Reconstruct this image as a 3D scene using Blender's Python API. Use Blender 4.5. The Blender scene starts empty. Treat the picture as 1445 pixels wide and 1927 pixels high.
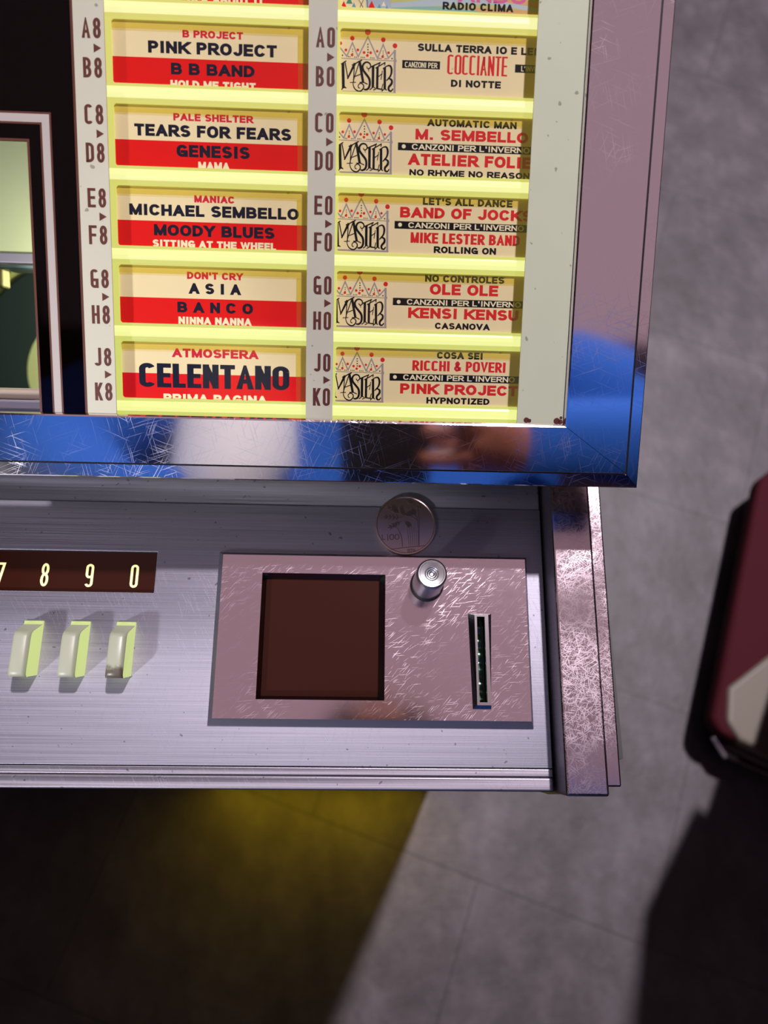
import bpy, bmesh, math, random
from mathutils import Vector, Matrix
random.seed(7)
scene = bpy.context.scene
COL = scene.collection
R = math.radians

# ------------------------------------------------------------------ camera, light, exposure
CAM_Z = 1.239
cam_d = bpy.data.cameras.new('camera'); cam = bpy.data.objects.new('camera', cam_d); COL.objects.link(cam)
cam_d.sensor_width = 36.0; cam_d.sensor_fit = 'AUTO'; cam_d.lens = 27.09
cam_d.clip_start = 0.005; cam_d.clip_end = 60
cx = Vector((0.99923, 0.00667, 0.03859)); cdown = Vector((0.01949, -0.93941, -0.34223)); cf = Vector((0.03397, 0.34272, -0.93882))
cam.matrix_world = Matrix(((cx.x, -cdown.x, -cf.x, 0), (cx.y, -cdown.y, -cf.y, 0), (cx.z, -cdown.z, -cf.z, CAM_Z), (0, 0, 0, 1)))
cam_d.dof.use_dof = True; cam_d.dof.focus_distance = 0.315; cam_d.dof.aperture_fstop = 8.5
scene.camera = cam

w = bpy.data.worlds.new('world'); scene.world = w; w.use_nodes = True
bg = w.node_tree.nodes['Background']
bg.inputs[0].default_value = (0.335, 0.235, 0.267, 1); bg.inputs[1].default_value = 1.0

def lamp(name, kind, loc, target, power, color, size=0.1, spot=60, blend=0.2):
    d = bpy.data.lights.new(name, kind); o = bpy.data.objects.new(name, d); COL.objects.link(o)
    d.energy = power; d.color = color
    if kind == 'AREA': d.size = size
    else: d.shadow_soft_size = size
    if kind == 'SPOT': d.spot_size = R(spot); d.spot_blend = blend
    o.location = loc
    o.rotation_euler = (Vector(target) - Vector(loc)).to_track_quat('-Z', 'Y').to_euler()
    return o
lamp('hall_spotlight', 'SPOT', (1.06, 2.2, 5.9), (0.46, 1.05, 0.4), 1850, (1.0, 0.93, 0.98), 0.13, 40, 1.0)
lamp('mechanism_lamp', 'POINT', (-0.118, 0.20, 0.975), (0, 0, 0), 0.10, (0.93, 1.0, 0.72), 0.008)

lamp('record_fill_light', 'POINT', (-0.07, 0.29, 0.825), (0, 0, 0), 1.6, (0.96, 1.0, 0.74), 0.01)  # added light, hidden behind the display, to brighten the record
lamp('side_fill_spot', 'SPOT', (-1.7, -1.8, 2.6), (-0.15, 0.08, 0.9), 330, (0.92, 0.94, 1.0), 0.1, 10, 1.0)  # added fill from out of view, brightens the panel under the lid
lamp('person_fill_spot', 'SPOT', (0.1, 4.1, 2.3), (0.0, -0.15, 1.42), 760, (1.0, 0.97, 0.97), 0.08, 13, 0.4)  # added unseen spot, brightens only the person mirrored in the chrome

scene.view_settings.view_transform = 'Standard'; scene.view_settings.look = 'None'
scene.view_settings.exposure = 0.0; scene.view_settings.gamma = 1.0; scene.view_settings.use_curve_mapping = False
try:
    scene.cycles.use_denoising = True
    scene.cycles.max_bounces = 8; scene.cycles.transparent_max_bounces = 12
    scene.cycles.sample_clamp_indirect = 4.0
    scene.cycles.caustics_reflective = False; scene.cycles.caustics_refractive = False
except Exception: pass

# ------------------------------------------------------------------ frames (millimetres in, metres out)
def frame(o, tilt):
    c, s = math.cos(R(tilt)), math.sin(R(tilt))
    return Matrix(((1, 0, 0, o[0]), (0, c, -s, o[1]), (0, s, c, o[2]), (0, 0, 0, 1)))
DF = frame((0.07985, 0.13639, 0.96945), 29.6)      # title display, origin at the inner corner of its frame
PF = frame((0.08429, 0.00225, 0.9), 3.68)           # key panel, origin at its front right corner

# ------------------------------------------------------------------ materials
MATS = {}
def s2l(c):
    return tuple((x / 255 / 12.92) if x / 255 <= .04045 else ((x / 255 + .055) / 1.055) ** 2.4 for x in c)
def mat(name, rgb, rough=.5, metal=0, emit=None, estr=1, spec=.5, lin=False):
    m = bpy.data.materials.new(name); m.use_nodes = True
    b = m.node_tree.nodes['Principled BSDF']
    c = rgb if lin else s2l(rgb)
    b.inputs['Base Color'].default_value = (*c, 1); b.inputs['Roughness'].default_value = rough
    b.inputs['Metallic'].default_value = metal; b.inputs['Specular IOR Level'].default_value = spec
    if emit is not None:
        b.inputs['Emission Color'].default_value = (*s2l(emit), 1); b.inputs['Emission Strength'].default_value = estr
    MATS[name] = m
    return m
def N(m, t, **kw):
    n = m.node_tree.nodes.new(t)
    for k, v in kw.items():
        if k in n.inputs: n.inputs[k].default_value = v
        else: setattr(n, k, v)
    return n
def L(m, a, b): m.node_tree.links.new(a, b)
def coords(m, scale=(1, 1, 1), rot=(0, 0, 0), loc=(0, 0, 0)):
    tc = N(m, 'ShaderNodeTexCoord'); mp = N(m, 'ShaderNodeMapping')
    mp.inputs['Scale'].default_value = scale; mp.inputs['Rotation'].default_value = rot; mp.inputs['Location'].default_value = loc
    L(m, tc.outputs['Object'], mp.inputs['Vector']); return mp.outputs[0]
def noise(m, vec, scale, detail=2, rough=.5):
    n = N(m, 'ShaderNodeTexNoise'); n.inputs['Scale'].default_value = scale; n.inputs['Detail'].default_value = detail
    n.inputs['Roughness'].default_value = rough; L(m, vec, n.inputs['Vector']); return n.outputs['Fac']
def ramp(m, fac, stops):
    r = N(m, 'ShaderNodeValToRGB'); e = r.color_ramp.elements
    while len(e) < len(stops): e.new(.5)
    for x, (p, c) in zip(e, stops):
        x.position = p; x.color = (c, c, c, 1) if not isinstance(c, tuple) else (*c, 1)
    L(m, fac, r.inputs['Fac']); return r.outputs['Color']
def mth(m, op, a, b=None, clamp=False):
    n = N(m, 'ShaderNodeMath', operation=op, use_clamp=clamp)
    for i, x in enumerate((a, b)):
        if x is None: continue
        if isinstance(x, (int, float)): n.inputs[i].default_value = x
        else: L(m, x, n.inputs[i])
    return n.outputs[0]
def bsdf(m): return m.node_tree.nodes['Principled BSDF']
def scratches(m, angles, lo=.66, hi=.72, dens=(55, 2400), wob=.004):
    """mask of thin scratch lines at several angles"""
    acc = None
    for i, a in enumerate(angles):
        tc = N(m, 'ShaderNodeTexCoord')
        wv = N(m, 'ShaderNodeTexNoise'); wv.inputs['Scale'].default_value = 30; L(m, tc.outputs['Object'], wv.inputs['Vector'])
        vm = N(m, 'ShaderNodeVectorMath', operation='SCALE'); vm.inputs['Scale'].default_value = wob; L(m, wv.outputs['Color'], vm.inputs[0])
        ad = N(m, 'ShaderNodeVectorMath', operation='ADD'); L(m, tc.outputs['Object'], ad.inputs[0]); L(m, vm.outputs[0], ad.inputs[1])
        rt = N(m, 'ShaderNodeMapping'); rt.inputs['Rotation'].default_value = (0, 0, R(a)); rt.inputs['Location'].default_value = (i * .37, i * .71, i * 1.3)
        L(m, ad.outputs[0], rt.inputs['Vector'])
        mp = N(m, 'ShaderNodeMapping'); mp.inputs['Scale'].default_value = (dens[0], dens[1], 20)
        L(m, rt.outputs[0], mp.inputs['Vector'])
        x = ramp(m, noise(m, mp.outputs[0], 1.0, 0), [(lo, 0.0), (hi, 1.0)])
        acc = x if acc is None else mth(m, 'MAXIMUM', acc, x)
    return acc
def bump(m, h, strength, dist=.0002):
    b = N(m, 'ShaderNodeBump'); b.inputs['Strength'].default_value = strength; b.inputs['Distance'].default_value = dist
    L(m, h, b.inputs['Height']); L(m, b.outputs[0], bsdf(m).inputs['Normal'])
def mixc(m, fac, a, b):
    n = N(m, 'ShaderNodeMix', data_type='RGBA')
    if isinstance(fac, (int, float)): n.inputs[0].default_value = fac
    else: L(m, fac, n.inputs[0])
    for i, x in ((6, a), (7, b)):
        if isinstance(x, tuple): n.inputs[i].default_value = (*x, 1)
        else: L(m, x, n.inputs[i])
    return n.outputs[2]

def chrome(name, rgb, base_r, scr, lo, hi, dens, bstr=.25, smear=0.0, amp=.45):
    m = mat(name, rgb, base_r, 1.0)
    s = scratches(m, scr, lo, hi, dens)
    big = noise(m, coords(m), 28, 3)
    patch = ramp(m, big, [(.38, .15), (.62, 1.0)])
    s2 = mth(m, 'MULTIPLY', s, patch)
    rr = mth(m, 'ADD', mth(m, 'MULTIPLY', s2, amp), base_r)
    if smear: rr = mth(m, 'ADD', rr, mth(m, 'MULTIPLY', noise(m, coords(m, (60, 60, 60)), 4, 4), smear))
    L(m, rr, bsdf(m).inputs['Roughness'])
    bump(m, s2, bstr, .00015)
    return m
M_FRAME = chrome('polished_frame_chrome', (236, 224, 230), .07, (20, 75, 115, 160), .725, .76, (60, 3000), .02, 0, .20)
M_POST = chrome('scuffed_post_chrome', (200, 182, 190), .11, (8, 40, 80, 118, 150), .62, .72, (230, 3600), .08, .06, .20)
M_PLATE = chrome('scratched_plate_chrome', (232, 212, 220), .09, (-52, -38, -6), .735, .77, (140, 4200), .012, .03, .25)
M_CHROME = mat('chrome', (215, 210, 212), .12, 1.0)
M_DARKCHROME = mat('dark_chrome', (120, 122, 128), .2, 1.0)

def brushed(name, rgb, r0):
    m = mat(name, rgb, r0, 1.0)
    st = noise(m, coords(m, (12, 2600, 50)), 1.0, 2)
    st2 = noise(m, coords(m, (5, 500, 20), loc=(3, 1, 0)), 1.0, 2)
    c = ramp(m, mth(m, 'ADD', mth(m, 'MULTIPLY', st, .7), mth(m, 'MULTIPLY', st2, .3)), [(.3, s2l(tuple(x * .90 for x in rgb))), (.7, s2l(tuple(min(255, x * 1.06) for x in rgb)))])
    spots = ramp(m, noise(m, coords(m, (1, 1, 1)), 420, 1), [(.735, 0.0), (.76, 1.0)])
    c = mixc(m, mth(m, 'MULTIPLY', spots, .55), c, (.03, .03, .035))
    L(m, c, bsdf(m).inputs['Base Color'])
    L(m, mth(m, 'ADD', mth(m, 'MULTIPLY', st, .22), r0 - .1), bsdf(m).inputs['Roughness'])
    bsdf(m).inputs['Anisotropic'].default_value = .4
    bump(m, mth(m, 'ADD', st, mth(m, 'MULTIPLY', scratches(m, (70, 100, 60), .74, .77, (60, 2500)), .3)), .35, .00008)
    return m
M_ALU = brushed('brushed_aluminium', (150, 146, 158), .52)
M_ALUEDGE = brushed('aluminium_molding', (154, 146, 156), .45)

M_DARK = mat('dark_printed_glass', (3, 1, 1), .6, spec=0)
M_BROWNLINE = mat('brown_ink', (92, 40, 20), .5)
M_INK = mat('index_ink', (92, 34, 16), .55)
M_GREYLINE = mat('pale_line_ink', (190, 178, 172), .5)
def speckled(name, rgb, rough=.45, dark=(.05, .045, .03), amt=.5, sc=260, lo=.73):
    m = mat(name, rgb, rough, spec=.12)
    c = s2l(rgb)
    sp = ramp(m, noise(m, coords(m), sc, 1), [(lo, 0.0), (lo + .02, 1.0)])
    cl = noise(m, coords(m), 25, 3)
    c2 = mixc(m, cl, tuple(x * .92 for x in c), tuple(min(1, x * 1.06) for x in c))
    L(m, mixc(m, mth(m, 'MULTIPLY', sp, amt), c2, dark), bsdf(m).inputs['Base Color'])
    return m
M_BEIGE = speckled('beige_printed_glass', (212, 206, 186), .4)
M_BORDER = speckled('greenish_border', (212, 214, 188), .4)
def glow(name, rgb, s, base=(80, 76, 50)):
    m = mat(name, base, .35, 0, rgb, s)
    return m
M_CARD = speckled('aged_cream_card', (236, 214, 164), .55, (.12, .09, .05), .4, 300, .76)
M_RED = speckled('red_print', (222, 16, 10), .5, (.3, .02, .02), .3, 300, .76)
M_CRIMSON = mat('crimson_print', (205, 36, 52), .5, spec=.1)
M_REDTXT = mat('red_letters', (212, 40, 38), .5, spec=.1)
M_NAVY = mat('navy_letters', (22, 22, 38), .5, spec=.1)
M_BLACK = mat('black_letters', (22, 18, 20), .5, spec=.1)
M_CREAMTXT = mat('cream_letters', (238, 222, 180), .5, spec=.1)
M_GREYLOGO = mat('grey_logo_line', (150, 136, 136), .5)
def tinted(name, rgb, lit=None):
    m = bpy.data.materials.new(name); m.use_nodes = True; nt = m.node_tree; nt.nodes.clear()
    o = nt.nodes.new('ShaderNodeOutputMaterial'); t = nt.nodes.new('ShaderNodeBsdfTransparent'); g = nt.nodes.new('ShaderNodeBsdfGlossy')
    x = nt.nodes.new('ShaderNodeMixShader'); lw = nt.nodes.new('ShaderNodeLayerWeight'); lw.inputs['Blend'].default_value = .5
    f = nt.nodes.new('ShaderNodeMath'); f.operation = 'POWER'; nt.links.new(lw.outputs['Facing'], f.inputs[0]); f.inputs[1].default_value = 5
    f2 = nt.nodes.new('ShaderNodeMath'); f2.operation = 'MULTIPLY_ADD'; nt.links.new(f.outputs[0], f2.inputs[0]); f2.inputs[1].default_value = .6; f2.inputs[2].default_value = .011; f = f2
    t.inputs[0].default_value = (*rgb, 1); g.inputs['Roughness'].default_value = .05
    nt.links.new(f.outputs[0], x.inputs[0]); nt.links.new(t.outputs[0], x.inputs[1]); nt.links.new(g.outputs[0], x.inputs[2]); nt.links.new(x.outputs[0], o.inputs[0])
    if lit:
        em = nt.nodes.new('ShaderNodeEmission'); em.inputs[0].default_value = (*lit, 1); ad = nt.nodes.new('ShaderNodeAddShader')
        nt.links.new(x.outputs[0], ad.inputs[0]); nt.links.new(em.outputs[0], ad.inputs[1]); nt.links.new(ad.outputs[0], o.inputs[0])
    return m
M_TINT = tinted('olive_tint_glow', (.93, .90, .66), (.022, .019, .004))  # faint glow added to lift the strip shadow on the card edges
M_GLASS = tinted('clear_glass', (.985, .99, .98))
M_WINDOW = mat('brown_window_glass', (50, 20, 12), .15, spec=.25)
M_DIGIT = mat('lit_digit', (230, 225, 150), .5, 0, (240, 236, 160), .85)
M_KEYFACE = mat('white_key_plastic', (160, 160, 144), .4, 0, (205, 215, 150), .10)
M_KEYSIDE = mat('lit_key_plastic', (120, 128, 90), .35, 0, (224, 240, 150), .66)
def soiled():
    m = mat('soiled_key_plastic', (208, 208, 188), .35, 0, (205, 215, 140), .09)
    tc = N(m, 'ShaderNodeTexCoord'); sx = N(m, 'ShaderNodeSeparateXYZ'); L(m, tc.outputs['Object'], sx.inputs[0])
    low = mth(m, 'MULTIPLY', mth(m, 'SUBTRACT', .0495, sx.outputs['Y']), 260)
    n = noise(m, tc.outputs['Object'], 500, 4, .7)
    f = ramp(m, mth(m, 'ADD', mth(m, 'MULTIPLY', n, 1.3), mth(m, 'SUBTRACT', low, .75)), [(.35, 0.0), (.95, 1.0)])
    L(m, mixc(m, mth(m, 'MULTIPLY', f, .8), s2l((160, 160, 144)), s2l((74, 56, 42))), bsdf(m).inputs['Base Color'])
    L(m, mth(m, 'MULTIPLY', mth(m, 'SUBTRACT', 1.0, f, True), .09), bsdf(m).inputs['Emission Strength'])
    return m
M_SOILED = soiled()
M_GREEN = mat('green_metal', (120, 165, 138), .3, .7)
M_BLACKGAP = mat('black_rubber', (10, 10, 10), .6)
M_CABINET = mat('dark_cabinet', (34, 30, 30), .5)
M_YELLOWLIT = mat('lit_yellow_grille', (120, 100, 10), .5, 0, (235, 205, 10), 4.2)
M_YELLOWSPILL = mat('yellow_spill_bracket', (150, 128, 30), .5, .3)  # yellow light spilling from the grille is put into this colour
M_VINYL = mat('black_vinyl', (58, 72, 74), .34, 0, spec=.9)
M_LABEL = mat('pale_record_label', (236, 240, 178), .5)
M_MECH = speckled('cream_mechanism_cover', (206, 208, 168), .6, (.1, .1, .06), .5, 120, .74)
M_MECHBAR = mat('lavender_bar', (150, 142, 160), .4, .3)
M_MECHDARK = mat('dark_mechanism', (18, 24, 30), .4)
M_TURN = mat('pale_turntable', (226, 230, 150), .5)
M_RELIEF = mat('dark_coin_relief', (112, 94, 92), .5, 1.0)  # darker metal colour makes the coin relief stand out
M_COIN = mat('worn_steel_coin', (190, 162, 156), .34, 1.0)

# ------------------------------------------------------------------ mesh helpers
class MB:
    def __init__(s): s.v = []; s.f = []; s.m = []; s.ms = []
    def mi(s, m):
        if m not in s.ms: s.ms.append(m)
        return s.ms.index(m)
    def poly(s, pts, m):
        i = len(s.v); s.v += [tuple(p) for p in pts]; s.f.append(list(range(i, i + len(pts)))); s.m.append(s.mi(m))
    def rect(s, u0, u1, v0, v1, w, m): s.poly([(u0, v0, w), (u1, v0, w), (u1, v1, w), (u0, v1, w)], m)
    def prism(s, outline, w0, w1, m, mside=None):
        """outline counter-clockwise (u,v)"""
        n = len(outline); i = len(s.v); k = s.mi(m); ks = s.mi(mside or m)
        s.v += [(p[0], p[1], w0) for p in outline] + [(p[0], p[1], w1) for p in outline]
        s.f.append([i + n + j for j in range(n)]); s.m.append(k)
        s.f.append([i + n - 1 - j for j in range(n)]); s.m.append(ks)
        for j in range(n):
            q = (j + 1) % n
            s.f.append([i + j, i + q, i + n + q, i + n + j]); s.m.append(ks)
    def box(s, u0, u1, v0, v1, w0, w1, m, mside=None):
        s.prism([(u0, v0), (u1, v0), (u1, v1), (u0, v1)], w0, w1, m, mside)
    def holed(s, us, vs, holes, w0, w1, m, mside=None):
        """a slab on the grid us x vs with the cells in holes left open (one closed mesh)"""
        us = sorted(us); vs = sorted(vs); ks = s.mi(mside or m); k = s.mi(m)
        idx = {}
        def vid(a, b, top):
            if (a, b, top) not in idx:
                idx[(a, b, top)] = len(s.v); s.v.append((us[a], vs[b], w1 if top else w0))
            return idx[(a, b, top)]
        def solid(a, b):
            if a < 0 or b < 0 or a >= len(us) - 1 or b >= len(vs) - 1: return False
            cu = (us[a] + us[a + 1]) / 2; cv = (vs[b] + vs[b + 1]) / 2
            return not any(h[0] < cu < h[1] and h[2] < cv < h[3] for h in holes)
        for a in range(len(us) - 1):
            for b in range(len(vs) - 1):
                if not solid(a, b): continue
                s.f.append([vid(a, b, 1), vid(a + 1, b, 1), vid(a + 1, b + 1, 1), vid(a, b + 1, 1)]); s.m.append(k)
                s.f.append([vid(a, b + 1, 0), vid(a + 1, b + 1, 0), vid(a + 1, b, 0), vid(a, b, 0)]); s.m.append(ks)
                for (da, db, p, q) in ((-1, 0, (a, b + 1), (a, b)), (1, 0, (a + 1, b), (a + 1, b + 1)), (0, -1, (a, b), (a + 1, b)), (0, 1, (a + 1, b + 1), (a, b + 1))):
                    if not solid(a + da, b + db):
                        s.f.append([vid(*p, 0), vid(*q, 0), vid(*q, 1), vid(*p, 1)]); s.m.append(ks)
    def lathe(s, c, prof, m, n=48, w=0):
        """prof: (r, w, material or None)"""
        rings = []
        for (r, h) in prof:
            i = len(s.v); rings.append((i, r))
            if r < 1e-6: s.v.append((c[0], c[1], w + h))
            else: s.v += [(c[0] + r * math.cos(2 * math.pi * j / n), c[1] + r * math.sin(2 * math.pi * j / n), w + h) for j in range(n)]
        for (a, b), mm in zip(zip(rings, rings[1:]), m if isinstance(m, list) else [m] * (len(rings) - 1)):
            k = s.mi(mm)
            for j in range(n):
                q = (j + 1) % n
                A = [a[0]] if a[1] < 1e-6 else [a[0] + j, a[0] + q]
                B = [b[0]] if b[1] < 1e-6 else [b[0] + q, b[0] + j]
                s.f.append(A + B); s.m.append(k)
    def build(s, name, F=None, parent=None, bevel=0, seg=2, smooth=False, scale=.001, mw=None):
        me = bpy.data.meshes.new(name)
        me.from_pydata([(x * scale, y * scale, z * scale) for x, y, z in s.v], [], s.f)
        for m in s.ms: me.materials.append(m)
        me.polygons.foreach_set('material_index', s.m)
        if smooth: me.polygons.foreach_set('use_smooth', [True] * len(s.f))
        me.update()
        o = bpy.data.objects.new(name, me); COL.objects.link(o)
        M = F if F is not None else Matrix.Identity(4)
        if mw is not None: M = mw
        place(o, M, parent)
        if bevel:
            b = o.modifiers.new('bevel', 'BEVEL'); b.width = bevel * .001; b.segments = seg; b.limit_method = 'ANGLE'; b.angle_limit = R(35)
        return o
WORLD = {}
def place(o, M, parent=None):
    WORLD[o.name] = M.copy()
    if parent is None: o.matrix_world = M
    else:
        o.parent = parent; o.matrix_parent_inverse = Matrix.Identity(4)
        o.matrix_basis = WORLD[parent.name].inverted() @ M
def tag(o, label=None, cat=None, group=None, kind=None):
    for k, v in (('label', label), ('category', cat), ('group', group), ('kind', kind)):
        if v: o[k] = v
    return o
def empty(name, loc, label, cat, group=None):
    o = bpy.data.objects.new(name, None); COL.objects.link(o); o.empty_display_size = .05
    place(o, Matrix.Translation(loc)); return tag(o, label, cat, group)
def T(M, u, v, w=0): return M @ Matrix.Translation((u * .001, v * .001, w * .001))
def rrect(u0, u1, v0, v1, r, n=5):
    pts = []
    for cx_, cy_, a in ((u1 - r, v0 + r, -90), (u1 - r, v1 - r, 0), (u0 + r, v1 - r, 90), (u0 + r, v0 + r, 180)):
        for i in range(n + 1):
            t = R(a + 90 * i / n); pts.append((cx_ + r * math.cos(t), cy_ + r * math.sin(t)))
    return pts

# ------------------------------------------------------------------ stroke lettering
def arc(cx_, cy_, rx, ry, a0, a1, n=12):
    return [(cx_ + rx * math.cos(R(a0 + (a1 - a0) * i / n)), cy_ + ry * math.sin(R(a0 + (a1 - a0) * i / n))) for i in range(n + 1)]
WID = dict(A=.92, B=.86, C=.88, D=.86, E=.76, F=.72, G=.90, H=.86, I=.42, J=.74, K=.90, L=.70, M=1.02, N=.86, O=.92, P=.80, R=.86, S=.82, T=.80, U=.84, V=.90, W=1.24, Y=.88, Z=.78)
WID.update({'&': .95, "'": .34, '.': .38, ' ': .36, '0': .8, '1': .4, '7': .76, '8': .8, '9': .8})
def glyph(ch, a, b):
    h = a / 2; ry = min(b / 2, h * 1.1) if a < b * .8 else b / 2
    q = b / 4
    if ch == 'A': return [([(0, 0), (h, b), (a, 0)], 1), ([(a * .17, b * .29), (a * .83, b * .29)], 0)]
    if ch == 'B':
        r = min(q, a * .6); return [([(0, 0), (0, b)], 1), ([(0, b), (a * .92 - r, b)] + arc(a * .92 - r, b - q, r, q, 90, -90)[1:] + [(0, b / 2)], 0), ([(0, b / 2), (a - r, b / 2)] + arc(a - r, q, r, q, 90, -90)[1:] + [(0, 0)], 0)]
    if ch == 'C': return [(arc(h, b - ry, h, ry, 22, 180) + arc(h, ry, h, ry, 180, 338), 0)]
    if ch == 'D':
        r = min(b / 2, a * .75); return [([(0, 0), (0, b), (a - r, b)] + arc(a - r, b - r, r, r, 90, 0)[1:] + arc(a - r, r, r, r, 0, -90) + [(0, 0)], 1)]
    if ch == 'E': return [([(a, b), (0, b), (0, 0), (a, 0)], 1), ([(0, b * .51), (a * .9, b * .51)], 1)]
    if ch == 'F': return [([(a, b), (0, b), (0, 0)], 1), ([(0, b * .49), (a * .86, b * .49)], 1)]
    if ch == 'G': return [(arc(h, b - ry, h, ry, 25, 180) + arc(h, ry, h, ry, 180, 345), 0), ([(a, 0), (a, b * .42), (a * .52, b * .42)], 1)]
    if ch == 'H': return [([(0, 0), (0, b)], 1), ([(a, 0), (a, b)], 1), ([(0, b / 2), (a, b / 2)], 0)]
    if ch in 'I1': return [([(h, 0), (h, b)], 1)]
    if ch == 'J': return [([(a, b), (a, ry)] + arc(h, ry, h, ry, 0, -172)[1:], 2)]
    if ch == 'K': return [([(0, 0), (0, b)], 1), ([(0, b * .34), (a, b)], 3), ([(a * .32, b * .56), (a, 0)], 3)]
    if ch == 'L': return [([(0, b), (0, 0), (a, 0)], 1)]
    if ch == 'M': return [([(0, 0), (0, b)], 1), ([(a, 0), (a, b)], 1), ([(0, b), (h, b * .0), (a, b)], 0)]
    if ch == 'N': return [([(0, 0), (0, b)], 1), ([(a, 0), (a, b)], 1), ([(0, b), (a, 0)], 0)]
    if ch in 'O0': return [(arc(h, b - ry, h, ry, 0, 180) + arc(h, ry, h, ry, 180, 360) + [(a, b - ry), (a, b - ry + .001 * b)], 0)]
    if ch in 'PR':
        r = min(b * .27, a * .6); y = b * .46
        g = [([(0, 0), (0, b)], 1), ([(0, b), (a - r, b)] + arc(a - r, (b + y) / 2, r, (b - y) / 2, 90, -90)[1:] + [(0, y)], 0)]
        if ch == 'R': g.append(([(a * .45, y), (a, 0)], 2 + 1))
        return g
    if ch == 'S': return [(arc(h, b - q, h * .95, q, 18, 270, 16) + arc(h, q, h, q, 90, -162, 16)[1:], 0)]
    if ch == 'T': return [([(0, b), (a, b)], 1), ([(h, b), (h, 0)], 1)]
    if ch == 'U': return [([(0, b), (0, ry)] + arc(h, ry, h, ry, 180, 360)[1:] + [(a, b)], 1)]
    if ch == 'V': return [([(0, b), (h, 0), (a, b)], 1)]
    if ch == 'W': return [([(0, b), (a * .25, 0), (h, b), (a * .75, 0), (a, b)], 1)]
    if ch == 'Y': return [([(0, b), (h, b * .45), (a, b)], 1), ([(h, b * .45), (h, 0)], 1)]
    if ch == 'Z': return [([(0, b), (a, b), (0, 0), (a, 0)], 1)]
    if ch == '7': return [([(0, b), (a, b), (a * .3, 0)], 1)]
    if ch == '8':
        t = b * .47; return [(arc(h, b - t / 2, h * .92, t / 2, 0, 360, 24), 0), (arc(h, (b - t) / 2, h, (b - t) / 2, 0, 360, 24), 0)]
    if ch == '9':
        r2 = min(b * .28, h * 1.1); return [(arc(h, b - r2, h, r2, 0, 180) + arc(h, b * .42 + r2, h, r2, 180, 360) + [(a, b - r2)], 0), ([(a, b - r2), (a, ry)] + arc(h, ry, h, ry, 0, -165)[1:], 0)]
    if ch == '&': return [([(a, 0), (a * .22, b * .66), (a * .2, b * .85), (a * .42, b), (a * .64, b * .85), (a * .55, b * .66), (a * .05, b * .36), (0, b * .18), (a * .3, 0), (a * .6, b * .05), (a, b * .42)], 0)]
    if ch == "'": return [([(h, b), (h * .7, b * .72)], 1)]
    if ch == '.': return [([(h, 0), (h, .001)], 2)]
    return []
def offset_quads(pts, t, e0, e1):
    """mitred ribbon of width t; e0/e1 lengthen the two ends"""
    P = [Vector(p) for p in pts]
    Q = [P[0]]
    for p in P[1:]:
        if (p - Q[-1]).length > 1e-7: Q.append(p)
    P = Q
    if len(P) < 2: return []
    d0 = (P[1] - P[0]).normalized(); d1 = (P[-1] - P[-2]).normalized()
    P[0] = P[0] - d0 * e0; P[-1] = P[-1] + d1 * e1
    closed = (P[0] - P[-1]).length < 1e-6 and len(P) > 3
    nrm = []
    for i in range(len(P)):
        if closed and i in (0, len(P) - 1): da = (P[-1] - P[-2]).normalized(); db = (P[1] - P[0]).normalized()
        else:
            da = (P[i] - P[i - 1]).normalized() if i else (P[1] - P[0]).normalized()
            db = (P[i + 1] - P[i]).normalized() if i < len(P) - 1 else da
        na = Vector((-da.y, da.x)); nb = Vector((-db.y, db.x)); m = (na + nb)
        if m.length < .25: m = na
        m.normalize(); c = max(m.dot(na), .34)
        nrm.append(m / c)
    out = []
    for i in range(len(P) - 1):
        out.append([P[i] + nrm[i] * t / 2, P[i] - nrm[i] * t / 2, P[i + 1] - nrm[i + 1] * t / 2, P[i + 1] + nrm[i + 1] * t / 2])
    return out
def clip_y(poly, y0, y1):
    for lim, sgn in ((y0, 1), (y1, -1)):
        out = []
        for i, p in enumerate(poly):
            q = poly[(i + 1) % len(poly)]
            ip = (p.y - lim) * sgn >= -1e-9; iq = (q.y - lim) * sgn >= -1e-9
            if ip: out.append(p)
            if ip != iq:
                k = (lim - p.y) / (q.y - p.y); out.append(p + (q - p) * k)
        poly = out
        if len(poly) < 3: return []
    return poly
def text(mb, s, u0, u1, v0, h, m, w, tv=.27, th=.21, gap=.11, raise_w=None):
    """lettering that exactly fills u0..u1, cap height h, stem tv*h wide, bar th*h thick"""
    nat = [WID.get(c, .8) for c in s]
    tot = sum(nat) + gap * (len(s) - 1)
    k = (u1 - u0) / (tot * h)
    x = u0; t = th * h; ax = th / tv
    for ci, (c, n) in enumerate(zip(s, nat)):
        Wd = n * h * k
        a = max(Wd * ax - t, .0); b = h - t
        if c in "I1.'": a = 0
        ww = w + .0015 * (ci % 2)
        for si, (pts, mode) in enumerate(glyph(c, a, b)):
            e0 = e1 = 0
            if mode == 1:
                f = lambda p, q: (t / 2 if (abs(p[0] - q[0]) < 1e-6 or abs(p[1] - q[1]) < 1e-6) else t)
                e0 = f(pts[0], pts[1]); e1 = f(pts[-1], pts[-2])
            elif mode == 2: e0 = t / 2; e1 = t / 2 if c == '.' else 0
            elif mode == 3: e1 = t
            off = Wd / 2 * ax - a / 2
            for qd in offset_quads(pts, t, e0, e1):
                qd = clip_y(qd, -t / 2, b + t / 2)
                if len(qd) >= 3:
                    z = ww + .0006 * si
                    mb.poly([(x + (p.x + off) / ax, v0 + p.y + t / 2, z) for p in reversed(qd)] if area2(qd) < 0 else [(x + (p.x + off) / ax, v0 + p.y + t / 2, z) for p in qd], m)
        x += Wd + gap * h * k
def area2(p): return sum(p[i].x * p[(i + 1) % len(p)].y - p[(i + 1) % len(p)].x * p[i].y for i in range(len(p)))
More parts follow.
